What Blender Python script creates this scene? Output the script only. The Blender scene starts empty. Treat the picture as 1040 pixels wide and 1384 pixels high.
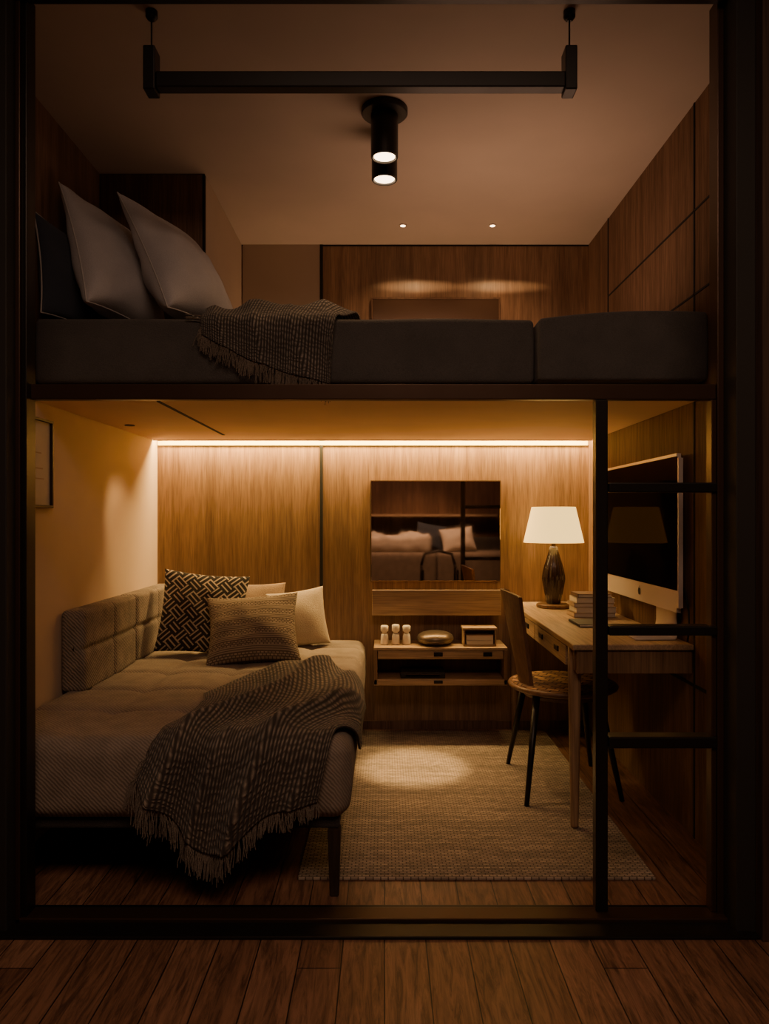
import bpy, bmesh, math, random
from mathutils import Vector, Matrix, noise
random.seed(7)
sc = bpy.context.scene
COL = sc.collection
WL = {}

# ------------------------------------------------------------------ materials
def newmat(name):
    m = bpy.data.materials.new(name); m.use_nodes = True
    nt = m.node_tree
    return m, nt, nt.nodes["Principled BSDF"]
def c4(c): return (c[0], c[1], c[2], 1)
def simple(name, col, rough=.6, metal=0, emis=None, es=0, coat=0, spec=.5):
    m, nt, b = newmat(name)
    b.inputs["Base Color"].default_value = c4(col)
    b.inputs["Roughness"].default_value = rough
    b.inputs["Metallic"].default_value = metal
    b.inputs["Coat Weight"].default_value = coat
    b.inputs["Specular IOR Level"].default_value = spec
    if emis:
        b.inputs["Emission Color"].default_value = c4(emis)
        b.inputs["Emission Strength"].default_value = es
    tc = nt.nodes.new("ShaderNodeTexCoord"); n = nt.nodes.new("ShaderNodeTexNoise")
    n.inputs["Scale"].default_value = 12
    mr = nt.nodes.new("ShaderNodeMapRange")
    mr.inputs[3].default_value = max(0.0, rough-.04); mr.inputs[4].default_value = min(1, rough+.04)
    nt.links.new(tc.outputs["Object"], n.inputs["Vector"])
    nt.links.new(n.outputs["Fac"], mr.inputs[0]); nt.links.new(mr.outputs[0], b.inputs["Roughness"])
    return m
def ramp(nt, c1, c2, p1=.3, p2=.7):
    r = nt.nodes.new("ShaderNodeValToRGB")
    r.color_ramp.elements[0].position = p1; r.color_ramp.elements[0].color = c4(c1)
    r.color_ramp.elements[1].position = p2; r.color_ramp.elements[1].color = c4(c2)
    return r
def mixc(nt, a, b, fac, mode='MIX'):
    x = nt.nodes.new("ShaderNodeMix"); x.data_type = 'RGBA'; x.blend_type = mode
    for sock, v in ((x.inputs[6], a), (x.inputs[7], b), (x.inputs[0], fac)):
        if isinstance(v, (tuple, list)): sock.default_value = c4(v)
        elif isinstance(v, (int, float)): sock.default_value = v
        else: nt.links.new(v, sock)
    return x.outputs[2]
def bump(nt, b, h, strength=.3, dist=.002):
    bp = nt.nodes.new("ShaderNodeBump"); bp.inputs["Strength"].default_value = strength
    bp.inputs["Distance"].default_value = dist
    nt.links.new(h, bp.inputs["Height"]); nt.links.new(bp.outputs[0], b.inputs["Normal"])
def wood(name, c1, c2, axis='Z', rough=.4, dens=28, coat=0.0, spec=.5):
    m, nt, b = newmat(name)
    b.inputs["Specular IOR Level"].default_value = spec
    tc = nt.nodes.new("ShaderNodeTexCoord"); mp = nt.nodes.new("ShaderNodeMapping")
    s = [1, 1, 1]; s['XYZ'.index(axis)] = .04
    mp.inputs["Scale"].default_value = s
    nt.links.new(tc.outputs["Object"], mp.inputs["Vector"])
    n1 = nt.nodes.new("ShaderNodeTexNoise"); n1.inputs["Scale"].default_value = dens
    n1.inputs["Detail"].default_value = 7; n1.inputs["Roughness"].default_value = .65
    n2 = nt.nodes.new("ShaderNodeTexNoise"); n2.inputs["Scale"].default_value = dens*6
    n2.inputs["Detail"].default_value = 3
    n3 = nt.nodes.new("ShaderNodeTexNoise"); n3.inputs["Scale"].default_value = 5
    for n in (n1, n2, n3): nt.links.new(mp.outputs[0], n.inputs["Vector"])
    r1 = ramp(nt, c1, c2, .32, .68); nt.links.new(n1.outputs["Fac"], r1.inputs[0])
    r2 = ramp(nt, (.55, .55, .55), (1, 1, 1), .35, .6); nt.links.new(n2.outputs["Fac"], r2.inputs[0])
    r3 = ramp(nt, (.66, .66, .66), (1.0, 1.0, 1.0), .35, .65); nt.links.new(n3.outputs["Fac"], r3.inputs[0])
    o = mixc(nt, r1.outputs[0], r2.outputs[0], .75, 'MULTIPLY')
    o = mixc(nt, o, r3.outputs[0], .85, 'MULTIPLY')
    nt.links.new(o, b.inputs["Base Color"])
    b.inputs["Roughness"].default_value = rough; b.inputs["Coat Weight"].default_value = coat
    b.inputs["Coat Roughness"].default_value = .25
    bump(nt, b, n2.outputs["Fac"], .25, .001)
    return m
def fabric(name, c1, c2, scale=180, strength=.6, rough=.95, uv=False, sheen=.1):
    m, nt, b = newmat(name)
    tc = nt.nodes.new("ShaderNodeTexCoord")
    v = nt.nodes.new("ShaderNodeTexVoronoi"); v.inputs["Scale"].default_value = scale
    n = nt.nodes.new("ShaderNodeTexNoise"); n.inputs["Scale"].default_value = 9; n.inputs["Detail"].default_value = 5
    n2 = nt.nodes.new("ShaderNodeTexNoise"); n2.inputs["Scale"].default_value = scale*1.2
    src = tc.outputs["UV" if uv else "Object"]
    for x in (v, n, n2): nt.links.new(src, x.inputs["Vector"])
    a = nt.nodes.new("ShaderNodeMath"); a.operation = 'MULTIPLY_ADD'
    nt.links.new(n.outputs["Fac"], a.inputs[0]); a.inputs[1].default_value = .4
    mm = nt.nodes.new("ShaderNodeMath"); mm.operation = 'MULTIPLY'; mm.inputs[1].default_value = .6
    nt.links.new(n2.outputs["Fac"], mm.inputs[0]); nt.links.new(mm.outputs[0], a.inputs[2])
    r = ramp(nt, c1, c2, .38, .62); nt.links.new(a.outputs[0], r.inputs[0])
    nt.links.new(r.outputs[0], b.inputs["Base Color"])
    b.inputs["Roughness"].default_value = rough; b.inputs["Sheen Weight"].default_value = sheen
    bump(nt, b, v.outputs["Distance"], strength, .003)
    return m
def ribweave(name, c1, c2, period=.011, strength=.7):
    """upholstery cloth with a fine diagonal twill, mapped by position in the object"""
    m, nt, b = newmat(name); N = nt.nodes.new; L = nt.links.new
    tc = N("ShaderNodeTexCoord"); sp = N("ShaderNodeSeparateXYZ"); L(tc.outputs["Object"], sp.inputs[0])
    a = N("ShaderNodeMath"); a.operation = 'ADD'; L(sp.outputs[0], a.inputs[0]); L(sp.outputs[1], a.inputs[1])
    a2 = N("ShaderNodeMath"); a2.operation = 'ADD'; L(a.outputs[0], a2.inputs[0]); L(sp.outputs[2], a2.inputs[1])
    nz = N("ShaderNodeTexNoise"); nz.inputs["Scale"].default_value = 60; nz.inputs["Detail"].default_value = 3; L(tc.outputs["Object"], nz.inputs["Vector"])
    a3 = N("ShaderNodeMath"); a3.operation = 'MULTIPLY_ADD'; a3.inputs[1].default_value = period*.9; L(nz.outputs["Fac"], a3.inputs[0]); L(a2.outputs[0], a3.inputs[2])
    mu = N("ShaderNodeMath"); mu.operation = 'MULTIPLY'; mu.inputs[1].default_value = 2*math.pi/period; L(a3.outputs[0], mu.inputs[0])
    s = N("ShaderNodeMath"); s.operation = 'SINE'; L(mu.outputs[0], s.inputs[0])
    q = N("ShaderNodeMath"); q.operation = 'MULTIPLY_ADD'; q.inputs[1].default_value = .30; q.inputs[2].default_value = .5; L(s.outputs[0], q.inputs[0])
    n = N("ShaderNodeTexNoise"); n.inputs["Scale"].default_value = 14; n.inputs["Detail"].default_value = 6; L(tc.outputs["Object"], n.inputs["Vector"])
    mx = N("ShaderNodeMath"); mx.operation = 'ADD'; L(q.outputs[0], mx.inputs[0]); L(n.outputs["Fac"], mx.inputs[1])
    hf = N("ShaderNodeMath"); hf.operation = 'MULTIPLY'; hf.inputs[1].default_value = .5; L(mx.outputs[0], hf.inputs[0])
    r = ramp(nt, c1, c2, .30, .70); L(hf.outputs[0], r.inputs[0]); L(r.outputs[0], b.inputs["Base Color"])
    b.inputs["Roughness"].default_value = .95; b.inputs["Sheen Weight"].default_value = .05
    bump(nt, b, q.outputs[0], strength, .003)
    return m
def knit(name, bg, fg, rib, stitch):
    """fine ribbed knit: ribs along U, broken into small stitches"""
    m, nt, b = newmat(name); N = nt.nodes.new; L = nt.links.new
    tc = N("ShaderNodeTexCoord"); sp = N("ShaderNodeSeparateXYZ"); L(tc.outputs["UV"], sp.inputs[0])
    def wave(sock, period, ph=None):
        mu = N("ShaderNodeMath"); mu.operation = 'MULTIPLY'; mu.inputs[1].default_value = 2*math.pi/period; L(sock, mu.inputs[0])
        s = N("ShaderNodeMath"); s.operation = 'SINE'; L(mu.outputs[0], s.inputs[0])
        q = N("ShaderNodeMath"); q.operation = 'MULTIPLY_ADD'; q.inputs[1].default_value = .5; q.inputs[2].default_value = .5; L(s.outputs[0], q.inputs[0])
        return q.outputs[0]
    nz = N("ShaderNodeTexNoise"); nz.inputs["Scale"].default_value = 22; nz.inputs["Detail"].default_value = 4; L(tc.outputs["UV"], nz.inputs["Vector"])
    sh = N("ShaderNodeMath"); sh.operation = 'MULTIPLY_ADD'; sh.inputs[1].default_value = stitch*3
    L(nz.outputs["Fac"], sh.inputs[0]); L(sp.outputs[0], sh.inputs[2])
    a = wave(sp.outputs[1], rib); c = wave(sh.outputs[0], stitch)
    cc = N("ShaderNodeMath"); cc.operation = 'MULTIPLY_ADD'; cc.inputs[1].default_value = .65; cc.inputs[2].default_value = .35; L(c, cc.inputs[0])
    m1 = N("ShaderNodeMath"); m1.operation = 'MULTIPLY'; L(a, m1.inputs[0]); L(cc.outputs[0], m1.inputs[1])
    r = ramp(nt, bg, fg, .10, .95); L(m1.outputs[0], r.inputs[0])
    nb_ = N("ShaderNodeTexNoise"); nb_.inputs["Scale"].default_value = 5; L(tc.outputs["UV"], nb_.inputs["Vector"])
    r2 = ramp(nt, (.6, .6, .6), (1, 1, 1), .35, .65); L(nb_.outputs["Fac"], r2.inputs[0])
    o = mixc(nt, r.outputs[0], r2.outputs[0], .8, 'MULTIPLY'); L(o, b.inputs["Base Color"])
    b.inputs["Roughness"].default_value = .95; b.inputs["Sheen Weight"].default_value = .1
    bump(nt, b, m1.outputs[0], 1.0, .006)
    return m
def maze(name, bg, fg, cells=5, lines=3):
    m, nt, b = newmat(name)
    N = nt.nodes.new; L = nt.links.new
    tc = N("ShaderNodeTexCoord"); mp = N("ShaderNodeMapping")
    mp.inputs["Rotation"].default_value = (0, 0, math.radians(45)); mp.inputs["Scale"].default_value = (cells, cells, 1)
    L(tc.outputs["UV"], mp.inputs["Vector"])
    ck = N("ShaderNodeTexChecker"); ck.inputs["Scale"].default_value = 1
    L(mp.outputs[0], ck.inputs["Vector"])
    sp = N("ShaderNodeSeparateXYZ"); L(mp.outputs[0], sp.inputs[0])
    outs = []
    for i in (0, 1):
        mu = N("ShaderNodeMath"); mu.operation = 'MULTIPLY'; mu.inputs[1].default_value = lines
        L(sp.outputs[i], mu.inputs[0])
        fr = N("ShaderNodeMath"); fr.operation = 'FRACT'; L(mu.outputs[0], fr.inputs[0])
        gt = N("ShaderNodeMath"); gt.operation = 'GREATER_THAN'; gt.inputs[1].default_value = .68
        L(fr.outputs[0], gt.inputs[0]); outs.append(gt.outputs[0])
    mx = N("ShaderNodeMix"); L(ck.outputs["Fac"], mx.inputs[0]); L(outs[0], mx.inputs[2]); L(outs[1], mx.inputs[3])
    o = mixc(nt, bg, fg, mx.outputs[0])
    L(o, b.inputs["Base Color"]); b.inputs["Roughness"].default_value = .95
    v = N("ShaderNodeTexVoronoi"); v.inputs["Scale"].default_value = 90; L(tc.outputs["UV"], v.inputs["Vector"])
    bump(nt, b, v.outputs["Distance"], .5, .002)
    return m
def bands(name, bg, fg):
    """woven cushion: horizontal bands of fine dashes separated by plain lines"""
    m, nt, b = newmat(name); N = nt.nodes.new; L = nt.links.new
    tc = N("ShaderNodeTexCoord"); sp = N("ShaderNodeSeparateXYZ"); L(tc.outputs["UV"], sp.inputs[0])
    br = N("ShaderNodeTexBrick"); br.inputs["Scale"].default_value = 1
    br.inputs["Brick Width"].default_value = .040; br.inputs["Row Height"].default_value = .026
    br.inputs["Mortar Size"].default_value = .0062; br.inputs["Mortar Smooth"].default_value = .2
    br.inputs["Color1"].default_value = c4(fg); br.inputs["Color2"].default_value = c4([x*.65 for x in fg]); br.inputs["Mortar"].default_value = c4(bg)
    L(tc.outputs["UV"], br.inputs["Vector"])
    mu = N("ShaderNodeMath"); mu.operation = 'MULTIPLY'; mu.inputs[1].default_value = 1/.156; L(sp.outputs[1], mu.inputs[0])
    fr = N("ShaderNodeMath"); fr.operation = 'FRACT'; L(mu.outputs[0], fr.inputs[0])
    gt = N("ShaderNodeMath"); gt.operation = 'GREATER_THAN'; gt.inputs[1].default_value = .5; L(fr.outputs[0], gt.inputs[0])
    mu2 = N("ShaderNodeMath"); mu2.operation = 'MULTIPLY'; mu2.inputs[1].default_value = 1/.026; L(sp.outputs[1], mu2.inputs[0])
    fr2 = N("ShaderNodeMath"); fr2.operation = 'FRACT'; L(mu2.outputs[0], fr2.inputs[0])
    gt2 = N("ShaderNodeMath"); gt2.operation = 'GREATER_THAN'; gt2.inputs[1].default_value = .45; L(fr2.outputs[0], gt2.inputs[0])
    strip = mixc(nt, bg, [x*.8 for x in fg], gt2.outputs[0])
    o = mixc(nt, br.outputs["Color"], strip, gt.outputs[0])
    L(o, b.inputs["Base Color"]); b.inputs["Roughness"].default_value = .95; b.inputs["Specular IOR Level"].default_value = .2
    bump(nt, b, br.outputs["Fac"], .25, -.001)
    return m
def planks(name):
    m, nt, b = newmat(name); N = nt.nodes.new; L = nt.links.new
    tc = N("ShaderNodeTexCoord"); sp = N("ShaderNodeSeparateXYZ"); cb = N("ShaderNodeCombineXYZ")
    L(tc.outputs["Object"], sp.inputs[0])
    ax = N("ShaderNodeMath"); ax.operation = 'ADD'; ax.inputs[1].default_value = 2.4; L(sp.outputs[1], ax.inputs[0])
    ay = N("ShaderNodeMath"); ay.operation = 'ADD'; ay.inputs[1].default_value = 12.2; L(sp.outputs[0], ay.inputs[0])
    L(ax.outputs[0], cb.inputs[0]); L(ay.outputs[0], cb.inputs[1])
    br = N("ShaderNodeTexBrick"); br.inputs["Scale"].default_value = 1
    br.offset = .69; br.offset_frequency = 7
    br.inputs["Brick Width"].default_value = 3.4; br.inputs["Row Height"].default_value = .122
    br.inputs["Mortar Size"].default_value = .0021; br.inputs["Mortar Smooth"].default_value = .3
    br.inputs["Color1"].default_value = c4((.155, .074, .042)); br.inputs["Color2"].default_value = c4((.27, .138, .083))
    br.inputs["Mortar"].default_value = c4((.012, .008, .006))
    L(cb.outputs[0], br.inputs["Vector"])
    mp = N("ShaderNodeMapping"); mp.inputs["Scale"].default_value = (1, .09, 1); L(tc.outputs["Object"], mp.inputs["Vector"])
    n = N("ShaderNodeTexNoise"); n.inputs["Scale"].default_value = 44; n.inputs["Detail"].default_value = 8
    n.inputs["Roughness"].default_value = .72; n.inputs["Distortion"].default_value = 1.4
    L(mp.outputs[0], n.inputs["Vector"])
    r = ramp(nt, (.30, .30, .30), (1.15, 1.15, 1.15), .38, .60); L(n.outputs["Fac"], r.inputs[0])
    o = mixc(nt, br.outputs["Color"], r.outputs[0], .9, 'MULTIPLY'); L(o, b.inputs["Base Color"])
    mr = N("ShaderNodeMapRange"); mr.inputs[3].default_value = .50; mr.inputs[4].default_value = .30
    L(n.outputs["Fac"], mr.inputs[0]); L(mr.outputs[0], b.inputs["Roughness"])
    a = N("ShaderNodeMath"); a.operation = 'MULTIPLY_ADD'; a.inputs[1].default_value = -1.5; L(br.outputs["Fac"], a.inputs[0]); L(n.outputs["Fac"], a.inputs[2])
    bump(nt, b, a.outputs[0], .4, .002)
    return m
def plaster(name, c):
    m, nt, b = newmat(name); N = nt.nodes.new; L = nt.links.new
    tc = N("ShaderNodeTexCoord"); n = N("ShaderNodeTexNoise"); n.inputs["Scale"].default_value = 3; n.inputs["Detail"].default_value = 6
    L(tc.outputs["Object"], n.inputs["Vector"])
    r = ramp(nt, [x*.93 for x in c], c, .35, .65); L(n.outputs["Fac"], r.inputs[0]); L(r.outputs[0], b.inputs["Base Color"])
    b.inputs["Roughness"].default_value = .75
    n2 = N("ShaderNodeTexNoise"); n2.inputs["Scale"].default_value = 160; L(tc.outputs["Object"], n2.inputs["Vector"])
    bump(nt, b, n2.outputs["Fac"], .08, .001)
    return m
def weave(name, ca, cb_, cm, w, h, mort, mottle=.8, axis=0):
    m, nt, b = newmat(name); N = nt.nodes.new; L = nt.links.new
    tc = N("ShaderNodeTexCoord")
    br = N("ShaderNodeTexBrick"); br.inputs["Scale"].default_value = 1
    br.inputs["Brick Width"].default_value = w; br.inputs["Row Height"].default_value = h
    br.inputs["Mortar Size"].default_value = mort; br.inputs["Mortar Smooth"].default_value = .6
    br.inputs["Color1"].default_value = c4(ca); br.inputs["Color2"].default_value = c4(cb_)
    br.inputs["Mortar"].default_value = c4(cm)
    mr_ = N("ShaderNodeMapping"); mr_.inputs["Rotation"].default_value = (0, 0, axis); L(tc.outputs["Object"], mr_.inputs["Vector"])
    L(mr_.outputs[0], br.inputs["Vector"])
    n = N("ShaderNodeTexNoise"); n.inputs["Scale"].default_value = 30; n.inputs["Detail"].default_value = 4
    mp = N("ShaderNodeMapping"); mp.inputs["Scale"].default_value = (.12, 1, 1); L(tc.outputs["Object"], mp.inputs["Vector"])
    L(mp.outputs[0], n.inputs["Vector"])
    r = ramp(nt, (mottle, mottle, mottle), (1.0, 1.0, 1.0), .35, .65); L(n.outputs["Fac"], r.inputs[0])
    o = mixc(nt, br.outputs["Color"], r.outputs[0], .9, 'MULTIPLY'); L(o, b.inputs["Base Color"])
    b.inputs["Roughness"].default_value = .9
    bump(nt, b, br.outputs["Fac"], .8, -.004)
    return m
def darkglass(name, tint, fac):
    m, nt, b = newmat(name); N = nt.nodes.new; L = nt.links.new
    b.inputs["Base Color"].default_value = (.006, .005, .004, 1); b.inputs["Roughness"].default_value = .6
    b.inputs["Specular IOR Level"].default_value = 0
    g = N("ShaderNodeBsdfGlossy"); g.inputs["Color"].default_value = c4(tint); g.inputs["Roughness"].default_value = .03
    tc = N("ShaderNodeTexCoord"); n = N("ShaderNodeTexNoise"); n.inputs["Scale"].default_value = 2
    mr = N("ShaderNodeMapRange"); mr.inputs[3].default_value = .02; mr.inputs[4].default_value = .05
    L(tc.outputs["Object"], n.inputs["Vector"]); L(n.outputs["Fac"], mr.inputs[0]); L(mr.outputs[0], g.inputs["Roughness"])
    mx = N("ShaderNodeMixShader"); mx.inputs[0].default_value = fac
    L(b.outputs[0], mx.inputs[1]); L(g.outputs[0], mx.inputs[2])
    L(mx.outputs[0], nt.nodes["Material Output"].inputs[0])
    return m

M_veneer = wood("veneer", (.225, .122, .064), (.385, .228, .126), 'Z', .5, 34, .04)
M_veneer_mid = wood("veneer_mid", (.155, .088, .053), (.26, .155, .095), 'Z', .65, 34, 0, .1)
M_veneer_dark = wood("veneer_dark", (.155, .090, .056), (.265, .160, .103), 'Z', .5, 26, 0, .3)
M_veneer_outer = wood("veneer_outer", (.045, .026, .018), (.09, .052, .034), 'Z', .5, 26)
M_oak = wood("oak", (.40, .26, .15), (.54, .37, .22), 'X', .42, 22)
M_oak_y = wood("oak_y", (.46, .31, .18), (.60, .43, .27), 'Y', .42, 22)
M_oak_z = wood("oak_z", (.20, .115, .062), (.31, .19, .105), 'Z', .42, 22)
M_oak_leg = wood("oak_leg", (.30, .18, .10), (.42, .27, .16), 'Z', .42, 22)
M_walnut = wood("walnut", (.12, .06, .032), (.22, .12, .065), 'Z', .4, 30)
M_legdark = wood("leg_dark", (.022, .014, .010), (.045, .028, .018), 'Z', .45, 30)
M_chairwood = wood("chair_wood", (.12, .062, .035), (.21, .115, .065), 'Z', .4, 30)
M_seat = wood("seat_wood", (.20, .10, .05), (.34, .19, .10), 'X', .38, 16)
M_seatweave = weave("seat_weave", (.68, .40, .20), (.20, .10, .05), (.05, .025, .015), .060, .030, .004, .6, .6)
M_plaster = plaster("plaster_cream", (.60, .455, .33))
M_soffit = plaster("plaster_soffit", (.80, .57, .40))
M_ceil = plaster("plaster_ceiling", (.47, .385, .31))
M_cream_panel = plaster("cream_panel", (.42, .325, .245))
M_floor = planks("floor_planks")
M_black = simple("black_metal", (.014, .012, .011), .38, .4)
M_blackmat = simple("black_matte", (.014, .012, .010), .7)
M_bronze = simple("bronze_metal", (.065, .037, .024), .35, .6)
M_seam = simple("seam_black", (.006, .005, .004), .8)
M_mattress = fabric("mattress_charcoal", (.066, .062, .060), (.096, .090, .086), 220, .4)
M_base = simple("loft_base_brown", (.05, .03, .02), .5)
M_linen = ribweave("bed_linen_taupe", (.150, .118, .092), (.285, .228, .180), .015, .6)
M_linen_front = fabric("bed_tweed", (.022, .018, .015), (.035, .030, .025), 170, .6)
M_bolster = ribweave("bolster_tweed", (.085, .068, .054), (.30, .24, .19), .016, 1.0)
M_pillow = fabric("pillow_greige", (.42, .405, .42), (.50, .485, .49), 300, .25)
M_navy = fabric("pillow_navy", (.032, .040, .058), (.045, .056, .08), 300, .3)
M_cream = fabric("cushion_cream", (.36, .29, .21), (.47, .385, .285), 200, .4)
M_taupe = fabric("cushion_taupe", (.22, .15, .10), (.30, .21, .14), 200, .4)
M_throw = knit("throw_knit", (.040, .031, .025), (.30, .24, .185), .0145, .022)
M_throw2 = knit("throw_knit_upper", (.045, .038, .032), (.36, .31, .265), .0125, .020)
M_fringe = fabric("fringe_yarn", (.10, .08, .062), (.23, .185, .145), 200, .4)
M_maze = maze("cushion_maze", (.022, .017, .014), (.44, .355, .26), 7.6, 2.5)
M_dash = bands("cushion_dash", (.125, .092, .068), (.40, .325, .25))
M_rug = weave("rug_weave", (.48, .375, .285), (.30, .235, .178), (.11, .084, .064), .026, .012, .0026, .65)
M_mirror = simple("smoked_mirror", (.60, .46, .36), .02, 1)
M_bronze_mirror = simple("bronze_panel", (.13, .078, .050), .22, .6)
M_screen = darkglass("screen_glass", (.34, .20, .12), .025)
M_alu = simple("aluminium", (.82, .74, .65), .35, .25)
M_logo = simple("logo_dark", (.02, .02, .02), .4)
M_white = simple("white_ceramic", (.75, .68, .58), .35)
M_bedding = fabric("pale_bedding", (.60, .54, .46), (.74, .67, .58), 120, .2)
M_book1 = simple("paper_cream", (.62, .55, .44), .8)
M_book2 = simple("cover_brown", (.16, .09, .055), .6)
M_book3 = simple("cover_dark", (.03, .025, .022), .6)
M_book4 = simple("cover_tan", (.42, .30, .19), .7)
M_vase = simple("vase_black", (.028, .015, .010), .22, .1, coat=.5)
M_dish = simple("dish_metal", (.16, .12, .09), .35, .7)
M_led = simple("led_warm", (.6, .4, .15), .5, 0, (1.0, .70, .14), 5)
M_lens = simple("spot_lens", (1, .9, .8), .4, 0, (1.0, .70, .42), 9)
def shademat():
    m, nt, b = newmat("lamp_shade_linen")
    b.inputs["Base Color"].default_value = (.60, .42, .17, 1); b.inputs["Roughness"].default_value = .9
    b.inputs["Emission Color"].default_value = (1.0, .62, .17, 1); b.inputs["Emission Strength"].default_value = 2.4
    tc = nt.nodes.new("ShaderNodeTexCoord"); n = nt.nodes.new("ShaderNodeTexNoise"); n.inputs["Scale"].default_value = 300
    nt.links.new(tc.outputs["Object"], n.inputs["Vector"]); bump(nt, b, n.outputs["Fac"], .15, .001)
    return m
M_shade = shademat()

# ------------------------------------------------------------------ helpers
def thing(name, loc, label, category, group=None):
    e = bpy.data.objects.new(name, None); e.empty_display_size = .05
    e.location = loc; COL.objects.link(e); WL[e.name] = Vector(loc)
    e["label"] = label; e["category"] = category
    if group: e["group"] = group
    return e
def part(name, bm, mat, parent=None, label=None, category=None, kind=None, group=None, smooth=False, origin=None):
    me = bpy.data.meshes.new(name)
    bmesh.ops.recalc_face_normals(bm, faces=bm.faces)
    vs = [v.co for v in bm.verts]
    if origin is None:
        lo = Vector([min(v[i] for v in vs) for i in range(3)]); hi = Vector([max(v[i] for v in vs) for i in range(3)])
        origin = (lo+hi)/2
        if parent is None: origin.z = lo.z
    origin = Vector(origin)
    for v in bm.verts: v.co -= origin
    if smooth:
        for f in bm.faces: f.smooth = True
    bm.to_mesh(me); bm.free()
    for mm in (mat if isinstance(mat, (list, tuple)) else [mat]): me.materials.append(mm)
    o = bpy.data.objects.new(name, me); COL.objects.link(o)
    if parent is not None:
        o.parent = parent; o.location = origin - WL[parent.name]
    else: o.location = origin
    WL[o.name] = origin.copy()
    if label: o["label"] = label
    if category: o["category"] = category
    if kind: o["kind"] = kind
    if group: o["group"] = group
    return o
def bbox_bm(x0, x1, y0, y1, z0, z1, bev=0.0, seg=2, bm=None, mat=None):
    own = bmesh.new()
    bmesh.ops.create_cube(own, size=1)
    for v in own.verts:
        v.co = Vector(((x0+x1)/2+v.co.x*(x1-x0), (y0+y1)/2+v.co.y*(y1-y0), (z0+z1)/2+v.co.z*(z1-z0)))
    if bev > 0: bmesh.ops.bevel(own, geom=own.edges[:], offset=bev, segments=seg, affect='EDGES', profile=.5)
    if mat is not None: own.transform(mat)
    if bm is None: return own
    me = bpy.data.meshes.new("t"); own.to_mesh(me); own.free(); bm.from_mesh(me); bpy.data.meshes.remove(me)
    return bm
def box(name, x0, x1, y0, y1, z0, z1, mat, bev=.003, **k):
    return part(name, bbox_bm(x0, x1, y0, y1, z0, z1, bev), mat, **k)
def struct(name, x0, x1, y0, y1, z0, z1, mat, bev=0):
    return part(name, bbox_bm(x0, x1, y0, y1, z0, z1, bev), mat, kind="structure", origin=(0, 0, 0))
def lathe(profile, cx, cy, seg=40, ribs=0, ribamp=0, bm=None, caps=True):
    bm = bm or bmesh.new(); rings = []
    for r, z in profile:
        ring = []
        for i in range(seg):
            a = 2*math.pi*i/seg
            rr = r*(1+(ribamp*math.cos(ribs*a) if ribs else 0))
            ring.append(bm.verts.new((cx+rr*math.cos(a), cy+rr*math.sin(a), z)))
        rings.append(ring)
    for a, b in zip(rings, rings[1:]):
        for i in range(seg): bm.faces.new((a[i], a[(i+1) % seg], b[(i+1) % seg], b[i]))
    if caps:
        bm.faces.new(rings[0]); bm.faces.new(rings[-1])
    return bm
def tube(points, radii, seg=8, bm=None):
    bm = bm or bmesh.new(); pts = [Vector(p) for p in points]
    if not isinstance(radii, (list, tuple)): radii = [radii]*len(pts)
    rings = []
    for i, p in enumerate(pts):
        d = (pts[min(i+1, len(pts)-1)]-pts[max(i-1, 0)]).normalized()
        ref = Vector((0, 1, 0)) if abs(d.y) < .9 else Vector((1, 0, 0))
        a = d.cross(ref).normalized(); b = d.cross(a).normalized()
        rings.append([bm.verts.new(p+radii[i]*(a*math.cos(2*math.pi*k/seg)+b*math.sin(2*math.pi*k/seg))) for k in range(seg)])
    for r0, r1 in zip(rings, rings[1:]):
        for k in range(seg): bm.faces.new((r0[k], r0[(k+1) % seg], r1[(k+1) % seg], r1[k]))
    bm.faces.new(rings[0]); bm.faces.new(rings[-1])
    return bm
def softbox(x0, x1, y0, y1, z0, z1, r, step=.03, disp=None):
    lo = Vector((x0, y0, z0)); hi = Vector((x1, y1, z1)); bm = bmesh.new()
    n = [max(4, int((hi[i]-lo[i])/step)) for i in range(3)]
    def coord(i, k):
        a, b = lo[i], hi[i]; m = n[i]; e = 3
        if k <= e: return a+r*k/e
        if k >= m+e: return b-r*(m+2*e-k)/e
        return a+r+(b-a-2*r)*(k-e)/m
    def grid(ax, val):
        u, v = [i for i in range(3) if i != ax]
        vs = []
        for i in range(n[u]+7):
            row = []
            for j in range(n[v]+7):
                p = Vector((0, 0, 0)); p[ax] = val
                p[u] = coord(u, i); p[v] = coord(v, j)
                row.append(bm.verts.new(p))
            vs.append(row)
        for i in range(n[u]+6):
            for j in range(n[v]+6): bm.faces.new((vs[i][j], vs[i+1][j], vs[i+1][j+1], vs[i][j+1]))
    for ax in range(3): grid(ax, lo[ax]); grid(ax, hi[ax])
    bmesh.ops.remove_doubles(bm, verts=bm.verts, dist=1e-5)
    for v in bm.verts:
        p0 = v.co.copy()
        inner = Vector([min(max(p0[i], lo[i]+r), hi[i]-r) for i in range(3)])
        d = p0-inner
        if d.length > 1e-9: v.co = inner+d.normalized()*r
        if disp: v.co += disp(p0, d)
    return bm
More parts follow.
